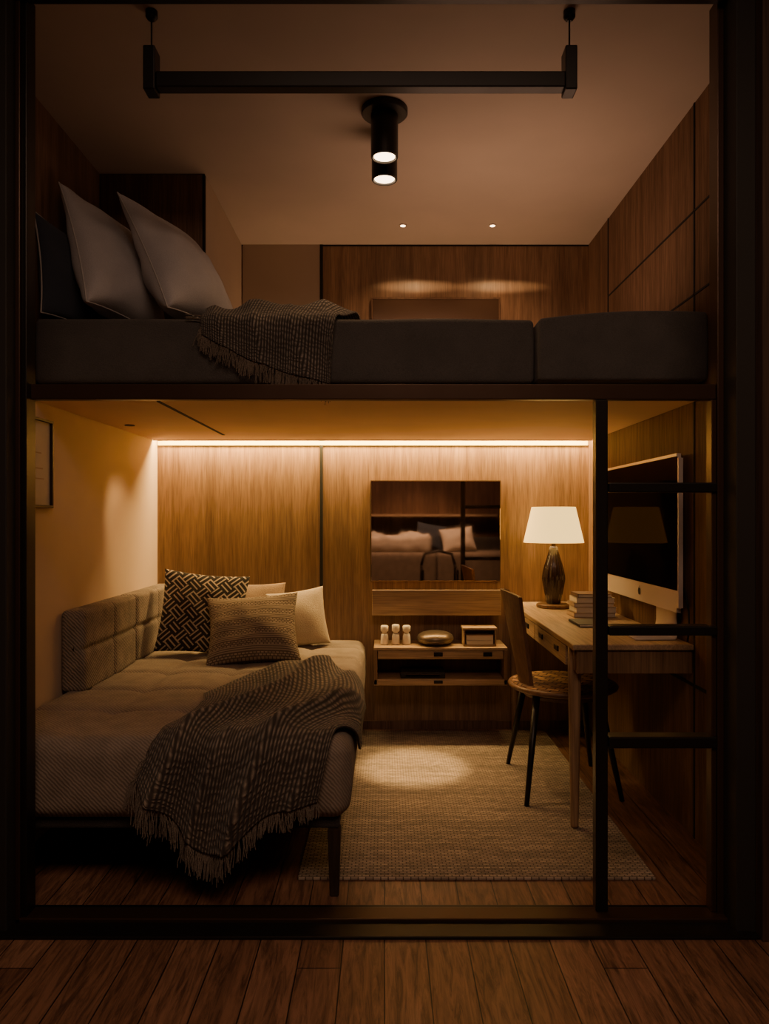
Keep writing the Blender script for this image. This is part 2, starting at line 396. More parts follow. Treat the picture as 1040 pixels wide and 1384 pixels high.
def pillow_bm(w, h, t, M, n=28, wr=.006, seed=0, c=.07, sag=0.0):
    bm = bmesh.new(); uvl = bm.loops.layers.uv.new("UVMap"); uvmap = {}
    for side in (1, -1):
        g = []
        for i in range(n+1):
            row = []
            for j in range(n+1):
                u = -1+2*i/n; v = -1+2*j/n
                u = math.sin(u*math.pi/2)*.55+u*.45; v = math.sin(v*math.pi/2)*.55+v*.45
                x = u*w/2*(1-c*(1-v*v)); y = v*h/2*(1-c*(1-u*u))
                e = max(0, (1-u*u)*(1-v*v))
                z = side*(t/2)*e**.45*(1-sag*v)
                z += wr*e**.3*noise.noise(Vector((x*9+seed, y*9, side*3.0)))*2.2
                vv = bm.verts.new(M @ Vector((x, y, z))); uvmap[vv] = ((u+1)/2, (v+1)/2); row.append(vv)
            g.append(row)
        for i in range(n):
            for j in range(n): bm.faces.new((g[i][j], g[i+1][j], g[i+1][j+1], g[i][j+1]))
    for f in bm.faces:
        for l in f.loops: l[uvl].uv = uvmap[l.vert]
    bmesh.ops.remove_doubles(bm, verts=bm.verts, dist=1e-5)
    return bm
def basis(center, up, normal):
    up = Vector(up).normalized(); nn = Vector(normal); nn = (nn-up*nn.dot(up)).normalized()
    wv = up.cross(nn).normalized()
    return Matrix(((wv.x, up.x, nn.x, center[0]), (wv.y, up.y, nn.y, center[1]), (wv.z, up.z, nn.z, center[2]), (0, 0, 0, 1)))
def pillow_edge_pts(w, h, M, n=30, c=.07):
    pts = []
    for k in range(4):
        for i in range(n):
            q = -1+2*i/n
            u, v = [(q, -1), (1, q), (-q, 1), (-1, -q)][k]
            pts.append(M @ Vector((u*w/2*(1-c*(1-v*v)), v*h/2*(1-c*(1-u*u)), 0)))
    pts.append(pts[0]); return pts
def pillow(name, w, h, t, center, up, normal, mat, label, cat, seed=0, piping=None, group=None, wr=.006, c=.07, sag=0.0):
    M = basis(center, up, normal)
    if piping is None:
        return part(name, pillow_bm(w, h, t, M, seed=seed, wr=wr, c=c, sag=sag), mat, label=label, category=cat, smooth=True, group=group)
    zmin = center[2]-h/2
    e = thing(name, (center[0], center[1], zmin), label, cat, group)
    part("pillow_cover", pillow_bm(w, h, t, M, seed=seed, wr=wr, c=c, sag=sag), mat, parent=e, smooth=True)
    part("piping", tube(pillow_edge_pts(w, h, M, c=c), .003, 6), piping, parent=e, smooth=True, label="stitched piping edge")
    return e

# ------------------------------------------------------------------ room shell
XL, XR, YB, ZC, YF = -1.3465, 1.21, 4.386, 2.868, 2.30
struct("floor", -3, 3, -3, YB+.1, -.1, 0, M_floor)
struct("ceiling", XL-.1, XR+.1, YF, YB+.1, ZC, ZC+.1, M_ceil)
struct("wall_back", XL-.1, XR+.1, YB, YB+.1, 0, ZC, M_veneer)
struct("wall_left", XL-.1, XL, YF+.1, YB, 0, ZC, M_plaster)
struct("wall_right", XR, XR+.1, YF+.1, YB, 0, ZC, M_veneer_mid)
struct("trim_1", XL, XL+.006, YF+.1, YB, 1.78, ZC, M_veneer_dark)
struct("trim_2", -.84, -.383, YB-.008, YB, 1.78, ZC, M_cream_panel)
struct("trim_3", -.383, -.365, YB-.010, YB, 0, ZC, M_seam)
struct("trim_4", XR-.003, XR, 2.880, 2.892, 0, ZC, M_seam)
struct("trim_5", XR-.003, XR, 3.990, 4.004, 1.78, ZC, M_seam)
struct("trim_6", XR-.003, XR, YF+.1, 4.0, 2.443, 2.451, M_seam)
struct("trim_7", XR-.003, XR, YF+.1, YB, 2.117, 2.125, M_seam)
struct("trim_8", XR-.003, XR, YF+.1, 3.20, .590, .602, M_seam)
struct("trim_9", XL, XR, YB-.012, YB, 0, .05, M_veneer_dark)
struct("trim_10", XL, XR, YB-.006, YB, ZC-.008, ZC, M_seam)
struct("wall_front_left", -2.6, -1.185, 2.18, 2.40, 0, 3.3, M_veneer_outer)
struct("wall_front_right", 1.115, 2.6, 2.18, 2.40, 0, 3.3, M_veneer_outer)
struct("wall_front_top", -1.185, 1.115, 2.20, 2.30, ZC+.0, 3.3, M_blackmat)
struct("trim_11", -1.185, -1.135, 2.22, 2.38, 0, ZC, M_blackmat, .003)
struct("trim_12", -1.135, -1.120, 2.27, 2.36, 0, ZC, M_bronze, .002)
struct("trim_13", -1.120, -1.104, 2.28, 2.34, 0, ZC, M_black, .002)
struct("trim_14", 1.056, 1.115, 2.22, 2.38, 0, ZC, M_blackmat, .003)
struct("trim_15", 1.036, 1.056, 2.30, 2.36, 0, ZC, M_bronze, .002)
struct("trim_16", -1.135, 1.056, 2.22, 2.30, ZC-.022, ZC, M_black, .002)
struct("trim_17", -1.185, 1.115, 2.19, 2.27, 0, .010, M_black, .003)
struct("trim_18", -1.135, 1.056, 2.27, 2.34, 0, .020, M_bronze, .003)
struct("trim_19", -1.135, 1.056, 2.345, 2.37, 0, .012, M_black, .003)
struct("trim_20", -1.120, 1.036, 2.31, 2.345, 1.620, 1.668, M_bronze, .003)
struct("wall_living_room", -3, 3, -2.1, -2.0, 0, 3.3, M_veneer_dark)

# ------------------------------------------------------------------ loft bed
YL = 2.841
loft = thing("loft_bed", (0, 3.6, 1.702), "dark loft platform with a charcoal two-part mattress", "bed")
box("platform", XL+.007, XR-.005, YL, 4.290, 1.712, 1.764, M_base, .002, parent=loft)
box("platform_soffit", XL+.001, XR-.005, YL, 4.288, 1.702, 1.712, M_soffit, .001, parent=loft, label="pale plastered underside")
def dl(p, d):
    if p.z > 1.95: return Vector((0, 0, .006*noise.noise(Vector((p.x*2.5, p.y*2.5, 1)))))
    if p.y < YL+.02: return Vector((0, -.004*math.sin((p.z-1.764)/.25*math.pi), 0))
    return Vector((0, 0, 0))
def dr(p, d):
    if p.z > 1.95:
        k = max(0, 1-((p.x-1.02)/.44)**2)
        return Vector((0, 0, .030*k))
    if p.y < YL+.02: return Vector((0, -.006*math.sin((p.z-1.764)/.25*math.pi), 0))
    return Vector((0, 0, 0))
part("mattress", softbox(XL+.01, .572, YL-.02, YB-.10, 1.764, 2.012, .020, .035, dl), M_mattress, parent=loft, smooth=True)
part("mattress", softbox(.578, XR-.002, YL-.080, YB-.10, 1.764, 1.996, .012, .035, dr), M_mattress, parent=loft, smooth=True)

box("ceiling_vent", -.882, -.868, 2.86, 4.02, 1.699, 1.702, M_seam, 0, label="slim black linear vent slot in the pale soffit", category="vent")
part("recessed_spotlight", lathe([(.024, 1.702), (.024, 1.698), (.018, 1.697)], -1.24, 3.6, 20), M_black,
     label="small round dark recessed light in the soffit", category="ceiling light")

# ------------------------------------------------------------------ upper cabinet
cab = thing("wall_cabinet", (-1.1, 3.9, 2.06), "tall wooden cabinet with a dark veneer door under the ceiling", "cabinet")
box("cabinet_body", XL+.008, -.845, 3.50, YB-.012, 2.06, ZC-.002, M_cream_panel, .002, parent=cab, label="cream painted carcass")
box("cabinet_door", XL+.008, -.857, 3.478, 3.50, 2.06, ZC-.002, M_veneer_dark, .002, parent=cab)
box("edge_trim", -.857, -.845, 3.478, 3.50, 2.06, ZC-.002, M_seam, .001, parent=cab)

# ------------------------------------------------------------------ LED strip hidden in the cove above the panelling
led = thing("led_strip", (0, YB-.03, 1.70), "glowing warm light strip along the top of the panelling", "light strip")
box("cove_housing", XL+.007, XR-.005, 4.292, YB-.001, 1.750, 1.764, M_ceil, .001, parent=led)
box("diffuser", XL+.004, XR-.006, YB-.012, YB-.001, 1.680, 1.704, M_led, .001, parent=led)
box("mounting_channel", XL+.002, XR-.005, 4.2885, 4.2915, 1.698, 1.712, M_seam, .001, parent=led)

# ------------------------------------------------------------------ hanging bar
YR = 2.362
bar = thing("hanging_rail", (0, YR, ZC), "black metal bar suspended from the ceiling on two thin rods", "rail")
def zx(px, py, Y): return ((px-520)*Y/1000, 1.25+(700-py)*Y/1000)
x0, zb = zx(213, 122, YR); x1, zt = zx(763, 101, YR)
box("crossbar", x0, x1, YR-.022, YR+.022, zb, zt, M_black, .004, parent=bar)
for px in (205, 770):
    xc, z0_ = zx(px, 127, YR); _, z1_ = zx(px, 68, YR)
    box("end_bracket", xc-.019, xc+.019, YR-.03, YR+.03, z0_, z1_, M_black, .004, parent=bar)
    part("rod", tube([(xc, YR, z1_), (xc, YR, ZC-.02)], .003, 8), M_black, parent=bar)
    part("ceiling_mount", lathe([(.019, ZC-.001), (.019, ZC-.020), (.013, ZC-.028), (.006, ZC-.032)], xc, YR, 20), M_black, parent=bar, smooth=False)

# ------------------------------------------------------------------ ceiling spot fixture
fx = thing("ceiling_spotlight", (0, 2.93, ZC), "black twin cylinder ceiling spotlight on a round plate", "ceiling light")
part("ceiling_plate", lathe([(.092, ZC-.001), (.092, ZC-.018), (.088, ZC-.022)], 0, 2.93, 48), M_black, parent=fx)
for yy in (2.935, 3.13):
    part("spot_housing", lathe([(.054, ZC-.02 if yy < 3 else ZC-.001), (.054, 2.680), (.052, 2.678), (.046, 2.678), (.044, 2.690)], 0, yy, 40), M_black, parent=fx, smooth=False)
    part("spot_lens", lathe([(.043, 2.684), (.030, 2.681), (.01, 2.680)], 0, yy, 32), M_lens, parent=fx, label="glowing warm lens")
for X in (.102, .597):
    t = thing("recessed_downlight", (X, 4.086, ZC), "tiny glowing recessed downlight in the ceiling", "ceiling light", "ceiling downlights")
    part("trim_ring", lathe([(.020, ZC-.001), (.019, ZC-.004), (.015, ZC-.005)], X, 4.086, 24), M_ceil, parent=t)
    part("lens", lathe([(.014, ZC-.006), (.009, ZC-.0075)], X, 4.086, 20), M_lens, parent=t)

up = thing("wall_mirror", (.3, YB-.01, 1.95), "low bronze-tinted framed wall mirror above the loft bed", "mirror")
box("mirror_glass", -.070, .674, YB-.022, YB-.012, 2.03, 2.540, M_bronze_mirror, .002, parent=up)
fr = bmesh.new()
bbox_bm(-.078, .682, YB-.026, YB-.010, 2.540, 2.550, .001, 1, fr); bbox_bm(-.078, -.070, YB-.026, YB-.010, 2.02, 2.54, .001, 1, fr); bbox_bm(.674, .682, YB-.026, YB-.010, 2.02, 2.54, .001, 1, fr)
part("frame", fr, M_walnut, parent=up)

# ------------------------------------------------------------------ ladder
lad = thing("ladder", (.85, 2.33, 0), "black steel ladder with three flat rungs", "ladder")
box("rail", .660, .698, 2.308, 2.346, .021, 1.619, M_black, .003, parent=lad)
box("rail", 1.020, 1.035, 2.305, 2.345, .021, 1.618, M_bronze, .002, parent=lad, label="slim bronze-black rail")
for z, h in ((1.345, .030), (.899, .030), (.552, .036)):
    box("rung", .698, 1.035, 2.295, 2.352, z-h/2, z+h/2, M_black, .004, parent=lad)

# ------------------------------------------------------------------ picture
pf = thing("picture_frame", (XL, 2.83, 1.295), "framed pale art print in a thin dark frame", "picture")
fb = bmesh.new()
for a in ((2.70, 2.966, 1.626, 1.636), (2.70, 2.966, 1.290, 1.300), (2.956, 2.966, 1.300, 1.626), (2.70, 2.710, 1.300, 1.626)):
    bbox_bm(XL+.001, XL+.020, a[0], a[1], a[2], a[3], .001, 1, fb)
part("frame", fb, M_legdark, parent=pf)
box("mat_board", XL+.001, XL+.008, 2.710, 2.956, 1.300, 1.626, M_book1, 0, parent=pf)
pb = bmesh.new()
for z in (1.40, 1.44, 1.50):
    bbox_bm(XL+.008, XL+.009, 2.78, 2.89+.02*math.sin(z*50), z, z+.005, 0, 1, pb)
part("print", pb, M_book4, parent=pf)

# ------------------------------------------------------------------ lower daybed
XBR = -.118; YBF = 2.405; ZT = .53
bed = thing("daybed", (-.72, 3.4, 0), "upholstered taupe daybed with quilted side bolsters and dark legs", "bed")
SEAMY = (2.78, 3.12, 3.46, 3.80, 4.12); SEAMX = (-1.0, -.70, -.40)
def dbed(p, d):
    v = Vector((0, 0, 0))
    if p.z > ZT-.01:
        ky = min(abs(p.y-s) for s in SEAMY); kx = min(abs(p.x-s) for s in SEAMX)
        g = math.exp(-(ky/.018)**2)+.35*math.exp(-(kx/.016)**2)+1.0*math.exp(-((kx*kx+ky*ky)/.05**2))
        v.z = -.019*g+.004*noise.noise(Vector((p.x*5, p.y*5, 0)))+.004
    elif p.y < YBF+.01:
        v.y = -.010*math.sin((p.z-.265)/.26*math.pi)
    elif p.x > XBR-.01:
        v.x = .012*math.sin((p.z-.265)/.26*math.pi)
    return v
part("mattress", softbox(XL+.004, XBR, YBF, YB-.014, .262, ZT, .050, .0150, dbed), M_linen, parent=bed, smooth=True)
box("base", XL+.006, XBR-.03, YBF+.035, YB-.014, .225, .262, M_linen_front, .008, parent=bed, label="dark upholstered base rail")
for lx, ly in ((-.166, 2.455), (-1.28, 2.455), (-.172, 4.34), (-1.28, 4.34)):
    lb = bmesh.new(); bmesh.ops.create_cube(lb, size=1)
    for v in lb.verts:
        w = .022 if v.co.z > 0 else .015
        v.co = Vector((lx+v.co.x*2*w, ly+v.co.y*2*w, 0 if v.co.z < 0 else .226))
    bmesh.ops.bevel(lb, geom=lb.edges[:], offset=.003, segments=2, affect='EDGES')
    part("leg", lb, M_legdark, parent=bed)
def dbol(y0, y1):
    def f(p, d):
        if p.x > -1.28:
            g = math.exp(-((p.y-(y0+y1)/2)/.010)**2)+math.exp(-((p.z-.705)/.010)**2)
            return Vector((-.015*min(1.1, g)+.010*math.sin((p.y-y0)/(y1-y0)*math.pi), 0, 0))
        return Vector((0, 0, 0))
    return f
for y0, y1 in ((3.06, 3.70), (3.714, 4.36)):
    part("bolster", softbox(XL+.004, -1.240, y0, y1, .525, .865, .022, .010, dbol(y0, y1)), M_bolster, parent=bed, smooth=True,
         label="quilted tweed bolster")

# ------------------------------------------------------------------ cushions on the daybed
pillow("throw_pillow", .45, .44, .13, (-.965, 3.93, .745), (.05, .30, .95), (.22, -1, .3), M_maze,
       "black cushion with cream geometric maze pattern", "cushion", 1)
pillow("throw_pillow", .47, .40, .16, (-.665, 3.74, .690), (-.12, .60, .80), (.10, -1, .6), M_dash,
       "brown woven cushion with bands of cream dashes", "cushion", 5, sag=.25, wr=.008, c=.10)
pillow("throw_pillow", .33, .33, .12, (-.49, 4.18, .682), (-.16, .26, .96), (.12, -1, .2), M_cream,
       "plain beige cushion propped against the panelling", "cushion", 9, c=.07)
pillow("throw_pillow", .38, .36, .10, (-.76, 4.24, .700), (.0, .2, .96), (-.05, -1, .2), M_taupe,
       "plain taupe cushion behind the patterned ones", "cushion", 12)

# ------------------------------------------------------------------ draped throws
def polyf(pts):
    pts = [Vector(p) for p in pts]; ds = [0]
    for a, b in zip(pts, pts[1:]): ds.append(ds[-1]+(b-a).length)
    T = ds[-1]
    def cr(p0, p1, p2, p3, t):
        return .5*((2*p1)+(-p0+p2)*t+(2*p0-5*p1+4*p2-p3)*t*t+(-p0+3*p1-3*p2+p3)*t**3)
    def f(t):
        d = t*T
        for i in range(len(pts)-1):
            if d <= ds[i+1]+1e-9:
                k = (d-ds[i])/(ds[i+1]-ds[i])
                return cr(pts[max(0, i-1)], pts[i], pts[i+1], pts[min(len(pts)-1, i+2)], k)
        return pts[-1]
    return f
def coons(T, B, L, R):
    def P(u, v):
        c = (1-u)*(1-v)*T(0)+u*(1-v)*T(1)+(1-u)*v*B(0)+u*v*B(1)
        return (1-v)*T(u)+v*B(u)+(1-u)*L(v)+u*R(v)-c
    return P
def drape(px, py, ztop, yedge, xedge, r, top_off, fold, side=1.0):
    """fold a flat sheet point over the front edge and the side edge of a mattress;
    fold = how far the hanging cloth stands off at this point"""
    yi = yedge+r; xi = xedge-r
    ef = max(0, yi-py); er = max(0, px-xi)
    d = math.hypot(ef, er)
    x = min(px, xi); y = max(py, yi); z = ztop+top_off
    if d > 1e-6:
        dx, dy = er/d, -ef/d
        R = r+.012; q = R*math.pi/2
        damp = 1-(1-side)*dx*dx
        stand = .008+.75*max(0, top_off-.008)*damp
        k0 = min(1, d/q)
        if d < q:
            h = R*math.sin(d/R)+k0*stand; drop = R*(1-math.cos(d/R))
            z = ztop+top_off*(1-k0)+.010*k0-drop
        else:
            k = min(1, (d-q)/.15)
            h = R+stand+k*fold*damp; drop = R+d-q
            if ef > 0 and er > 0: h += k*.25*min(ef, er)
            z = ztop+.010-drop
        x += dx*h; y += dy*h
    return Vector((x, y, z))
def throw(name, patch, nu, nv, mapf, mat, label, hems, flen, seed, wid, hei, taper=0.0):
    e_loc = mapf(*patch(.5, .4)); e = thing(name, (e_loc.x, e_loc.y, e_loc.z), label, "blanket")
    bm = bmesh.new(); uvl = bm.loops.layers.uv.new("UVMap"); g = []; um = {}
    for i in range(nu+1):
        row = []
        for j in range(nv+1):
            u, v = i/nu, j/nv; q = patch(u, v); vv = bm.verts.new(mapf(q[0], q[1])); um[vv] = (v*hei, u*wid); row.append(vv)
        g.append(row)
    for i in range(nu):
        for j in range(nv):
            f = bm.faces.new((g[i][j], g[i+1][j], g[i+1][j+1], g[i][j+1]))
            for l in f.loops: l[uvl].uv = um[l.vert]
    fb = bmesh.new()
    rnd = random.Random(seed)
    for side, n, t0, t1 in hems:
        for k in range(n):
            t = t0+(t1-t0)*(k+.5+rnd.uniform(-.3, .3))/n
            if side == 'B': a = g[int(t*nu)][nv].co; b_ = g[int(t*nu)][nv-1].co
            elif side == 'L': a = g[0][int(t*nv)].co; b_ = g[1][int(t*nv)].co
            elif side == 'R': a = g[nu][int(t*nv)].co; b_ = g[nu-1][int(t*nv)].co
            else: a = g[int(t*nu)][0].co; b_ = g[int(t*nu)][1].co
            out = (a-b_).normalized()
            hang = abs(out.z) > .4 or side == 'B' or t > .8
            lean = rnd.uniform(-.25, .25); LL = flen*rnd.uniform(.75, 1.12)*(1-taper*(t if side == 'B' else 0))
            for s in range(3):
                L = LL*(.85+.25*rnd.random()); q = a.copy()+Vector((rnd.uniform(-.004, .004), 0, 0)); pts = [q.copy()]
                dirv = out*.6+Vector((lean+rnd.uniform(-.25, .25), rnd.uniform(-.12, .05), rnd.uniform(-.1, .05)))
                for m_ in range(5):
                    if hang: dirv = (dirv*.5+Vector((lean*.6+rnd.uniform(-.35, .35), 0, -1))*.5)
                    q = q+dirv.normalized()*L/5; pts.append(q.copy())
                tube(pts, [.0019, .0018, .0017, .0016, .0015, .0012], 4, fb)
    o = part("blanket_cloth", bm, mat, parent=e, smooth=True)
    sd = o.modifiers.new("sol", 'SOLIDIFY'); sd.thickness = .007; sd.offset = 1
    part("fringe", fb, M_fringe, parent=e, kind="stuff", label="loose knotted yarn fringe")
    return e
T = polyf([(-.73, 2.98), (-.62, 3.24), (-.46, 3.46), (-.24, 3.42), (-.05, 3.20)])
R_ = polyf([(-.05, 3.20), (.02, 3.0), (.03, 2.80), (-.03, 2.64), (-.15, 2.47), (-.215, 2.22)])
B = polyf([(-.79, 2.29), (-.68, 2.16), (-.56, 2.06), (-.38, 2.17), (-.215, 2.22)])
L_ = polyf([(-.73, 2.98), (-.68, 2.78), (-.69, 2.60), (-.73, 2.44), (-.79, 2.29)])
patch1 = coons(T, B, L_, R_)
def ridge(s): return 1-abs(math.sin(s/2))**.8
def map1(px, py):
    q = (px*.93+(py-2.4)*-.42)
    w1 = noise.noise(Vector((px*2.0, py*2.0, 2)))
    r1 = ridge(q*40+w1*3.6+.6); r2 = .5+.5*math.sin(q*19+w1*2+2.0)
    a = .009+.046*r1*(.35+.65*r2)+.024*r2
    a += .004*noise.noise(Vector((px*9, py*9, 9)))
    a += .03*math.exp(-(((px+.40)/.22)**2+((py-3.32)/.14)**2))
    f = .055*r1*(.4+.6*r2)+.018*r2
    return drape(px, py, ZT, YBF, XBR, .045, max(.008, a), f, .2)
throw("throw_blanket", patch1, 170, 140, map1, M_throw, "dark chunky knit throw with cream flecks and fringe",
      [('B', 92, 0, 1), ('L', 14, .80, 1)], .115, 3, .75, 1.1, .55)
T = polyf([(-.73, 3.04), (-.5, 3.16), (-.3, 3.18), (-.10, 3.06)])
B = polyf([(-.69, 2.74), (-.52, 2.65), (-.35, 2.59), (-.205, 2.555)])
L_ = polyf([(-.73, 3.04), (-.70, 2.90), (-.69, 2.74)])
R_ = polyf([(-.10, 3.06), (-.12, 2.93), (-.185, 2.80), (-.205, 2.555)])
patch2 = coons(T, B, L_, R_)
def map2(px, py):
    ontop = max(0, min(1, (py-2.84)/.16)); ontop = ontop*ontop*(3-2*ontop)
    env = max(0, 1-abs((px+.42)/.34)**4)
    back = max(0, min(1, (3.17-py)/.05+.15))
    fo = ridge(px*44+py*10+1.5*noise.noise(Vector((px*4, py*4, 1))))
    a = .012+.012*fo+ontop*back*(.018+.066*env+.016*env*math.sin(px*26+py*9)+.022*noise.noise(Vector((px*6, py*6, 4))))
    return drape(px, py, 2.014, YL-.025, 5, .03, max(.01, a), .014*fo)
throw("throw_blanket", patch2, 100, 80, map2, M_throw2, "grey-brown knit throw with fringe hanging over the mattress edge",
      [('B', 74, 0, 1), ('L', 6, .6, 1)], .070, 5, .6, .65)

# ------------------------------------------------------------------ loft pillows
M_pip = simple("piping_light", (.46, .44, .42), .9)
pillow("bed_pillow", .46, .565, .22, (-1.130, 3.10, 2.305), (-.30, .26, .92), (.90, -.34, .34), M_pillow,
       "large pale grey pillow leaning by the wall", "pillow", 3, piping=M_pip, c=.09, sag=.35, wr=.012)
pillow("bed_pillow", .46, .585, .22, (-.860, 3.12, 2.295), (-.42, .26, .86), (.86, -.36, .44), M_pillow,
       "pale grey pillow leaning on another pillow", "pillow", 8, piping=M_pip, c=.09, sag=.35, wr=.012)
pillow("bed_pillow", .42, .40, .09, (-1.275, 3.02, 2.22), (-.10, .06, .97), (.95, -.22, .15), M_navy,
       "dark navy pillow with light piping against the wall", "pillow", 11, piping=M_pip, c=.10)

# ------------------------------------------------------------------ smoked mirror on lower back wall
mir = thing("wall_mirror", (.3, YB-.01, .877), "dark smoked glass wall panel reflecting the room", "mirror")
box("mirror_glass", -.079, .684, YB-.020, YB-.010, .877, 1.469, M_mirror, .002, parent=mir)
box("backing_frame", -.082, .687, YB-.010, YB-.001, .874, 1.472, M_black, .001, parent=mir)

led2 = thing("wall_ledge", (.3, 4.32, .688), "pale oak floating ledge box below the mirror", "shelf")
box("ledge_front", -.072, .672, 4.262, 4.280, .688, .835, M_oak, .003, parent=led2)
box("ledge_body", -.070, .670, 4.280, YB-.001, .700, .822, M_oak_z, .002, parent=led2)

con = thing("floating_console", (.31, 4.25, .316), "oak floating console with a slim drawer and open cubby", "cabinet")
box("top_board", -.060, .686, 4.115, YB-.001, .512, .528, M_oak, .003, parent=con)
box("side_panel", -.060, -.040, 4.120, YB-.001, .320, .512, M_oak_z, .002, parent=con)
box("side_panel", .666, .686, 4.120, YB-.001, .320, .512, M_oak_z, .002, parent=con)
box("middle_board", -.040, .666, 4.145, YB-.012, .458, .468, M_oak, .002, parent=con)
box("bottom_board", -.060, .686, 4.120, YB-.001, .316, .350, M_oak, .003, parent=con)
box("back_panel", -.04, .666, YB-.024, YB-.013, .35, .512, M_walnut, 0, parent=con)
dw = box("drawer", -.036, .662, 4.122, 4.144, .466, .510, M_oak, .002, parent=con)
for c_ in (.30, .575):
    box("handle", c_-.025, c_+.025, 4.116, 4.123, .478, .502, M_black, .002, parent=dw)
box("handle", .275, .325, 4.114, 4.121, .328, .345, M_black, .002, parent=con)
mb = thing("media_box", (.22, 4.2, .35), "slim black media box inside the console cubby", "electronic device")
box("casing", .09, .34, 4.145, 4.30, .351, .385, M_blackmat, .004, parent=mb)
box("display_strip", .12, .31, 4.142, 4.146, .362, .374, M_screen, .001, parent=mb)

for i, X in enumerate((.000, .064, .126)):
    b = thing("bottle", (X, 4.22, .528), "small white ceramic bottle with a neck", "bottle", "ceramic bottles on the console")
    h = (.105, .11, .105)[i]
    part("bottle_body", lathe([(.021, .5285), (.023, .535), (.021, .575), (.017, .59)], X, 4.22, 24), M_white, parent=b, smooth=True)
    part("bottle_cap", lathe([(.012, .590), (.014, .600), (.022, .606), (.022, .528+h), (.018, .532+h)], X, 4.22, 24), M_white, parent=b, smooth=True)
rd = thing("lidded_dish", (.28, 4.22, .528), "low round dark metal dish with a domed lid", "dish")
part("bowl", lathe([(.055, .5285), (.085, .538), (.103, .554), (.105, .560)], .29, 4.22, 40), M_dish, parent=rd, smooth=True)
part("lid", lathe([(.105, .561), (.105, .568), (.098, .584), (.075, .598), (.04, .606), (.01, .608)], .29, 4.22, 40), M_dish, parent=rd, smooth=True)
bx = thing("wooden_box", (.535, 4.22, .528), "small oak desk organiser box", "box")
part("box_shell", bbox_bm(.445, .452, 4.16, 4.28, .5285, .620, .001, 1, bbox_bm(.622, .629, 4.16, 4.28, .5285, .620, .001, 1, bbox_bm(.445, .629, 4.16, 4.28, .5285, .536, .001, 1, bbox_bm(.445, .629, 4.272, 4.28, .5285, .62, .001, 1)))), M_oak, parent=bx)
box("lid", .440, .634, 4.155, 4.285, .620, .632, M_oak, .002, parent=bx)
for i, (z0_, z1_, mm) in enumerate(((.5365, .560, M_book1), (.5605, .590, M_book4))):
    bk = thing("book", (.53, 4.2, z0_), ("cream book lying in the wooden box", "tan book lying in the wooden box")[i], "book", "books in the organiser box")
    box("pages", .462, .612, 4.166, 4.265, z0_, z1_-.002, M_book1, .001, parent=bk)
    box("cover", .460, .614, 4.163, 4.267, z1_-.002, z1_, mm, .0005, parent=bk)

# ------------------------------------------------------------------ desk
DX, DY0, DY1, DZ = .735, 2.885, YB-.014, .755
desk = thing("desk", (.97, 3.6, 0), "oak writing desk with side drawers and tapered legs", "desk")
box("desktop", DX, XR-.002, DY0, DY1, DZ-.022, DZ, M_oak_y, .004, parent=desk)
box("apron", DX+.02, XR-.004, DY0+.012, DY0+.03, .640, DZ-.022, M_oak_z, .002, parent=desk)
box("apron", DX+.02, XR-.01, DY1-.03, DY1-.012, .640, DZ-.022, M_oak_z, .002, parent=desk)
box("drawer_case", DX+.014, XR-.03, DY0+.03, DY1-.03, .648, DZ-.022, M_walnut, .002, parent=desk)
for a, b_ in ((DY0+.125, 3.63), (3.64, DY1-.06)):
    dw = box("drawer", DX+.002, DX+.016, a, b_, .652, DZ-.026, M_oak_y, .003, parent=desk)
    for cc in (a+(b_-a)*.25, a+(b_-a)*.75):
        box("handle", DX-.004, DX+.004, cc-.035, cc+.035, .685, .708, M_black, .002, parent=dw)
for lx, ly, zf in ((.762, 2.965, .0115), (.762, 4.345, 0)):
    part("leg", lathe([(.014, zf), (.016, zf+.01), (.022, .40), (.026, .62), (.0265, DZ-.022)], lx, ly, 28), M_oak_leg, parent=desk, smooth=True)

# ------------------------------------------------------------------ lamp
LX, LY = .935, 4.09
lamp = thing("table_lamp", (LX, LY, DZ), "glowing table lamp with ribbed dark vase base and linen shade", "lamp")
part("foot", lathe([(.090, DZ+.001), (.094, DZ+.006), (.094, DZ+.018), (.088, DZ+.022)], LX, LY, 40), M_walnut, parent=lamp)
prof = []
for i in range(17):
    t = i/16; z = DZ+.022+t*.315
    r = .036+.030*math.sin(min(1, t*1.25)*math.pi*.62)-(.048*max(0, t-.45)**1.1*1.8)
    prof.append((max(.014, r), z))
part("vase_body", lathe(prof, LX, LY, 128, 16, .030), M_vase, parent=lamp, smooth=True)
part("neck", lathe([(.012, DZ+.337), (.012, DZ+.38)], LX, LY, 16), M_bronze, parent=lamp)
part("lamp_shade", lathe([(.164, 1.115), (.119, 1.310)], LX, LY, 64, caps=False), M_shade, parent=lamp, smooth=True)
part("bulb", lathe([(.012, 1.135), (.03, 1.17), (.034, 1.20), (.02, 1.23), (.004, 1.238)], LX, LY, 20), M_lens, parent=lamp, smooth=True)

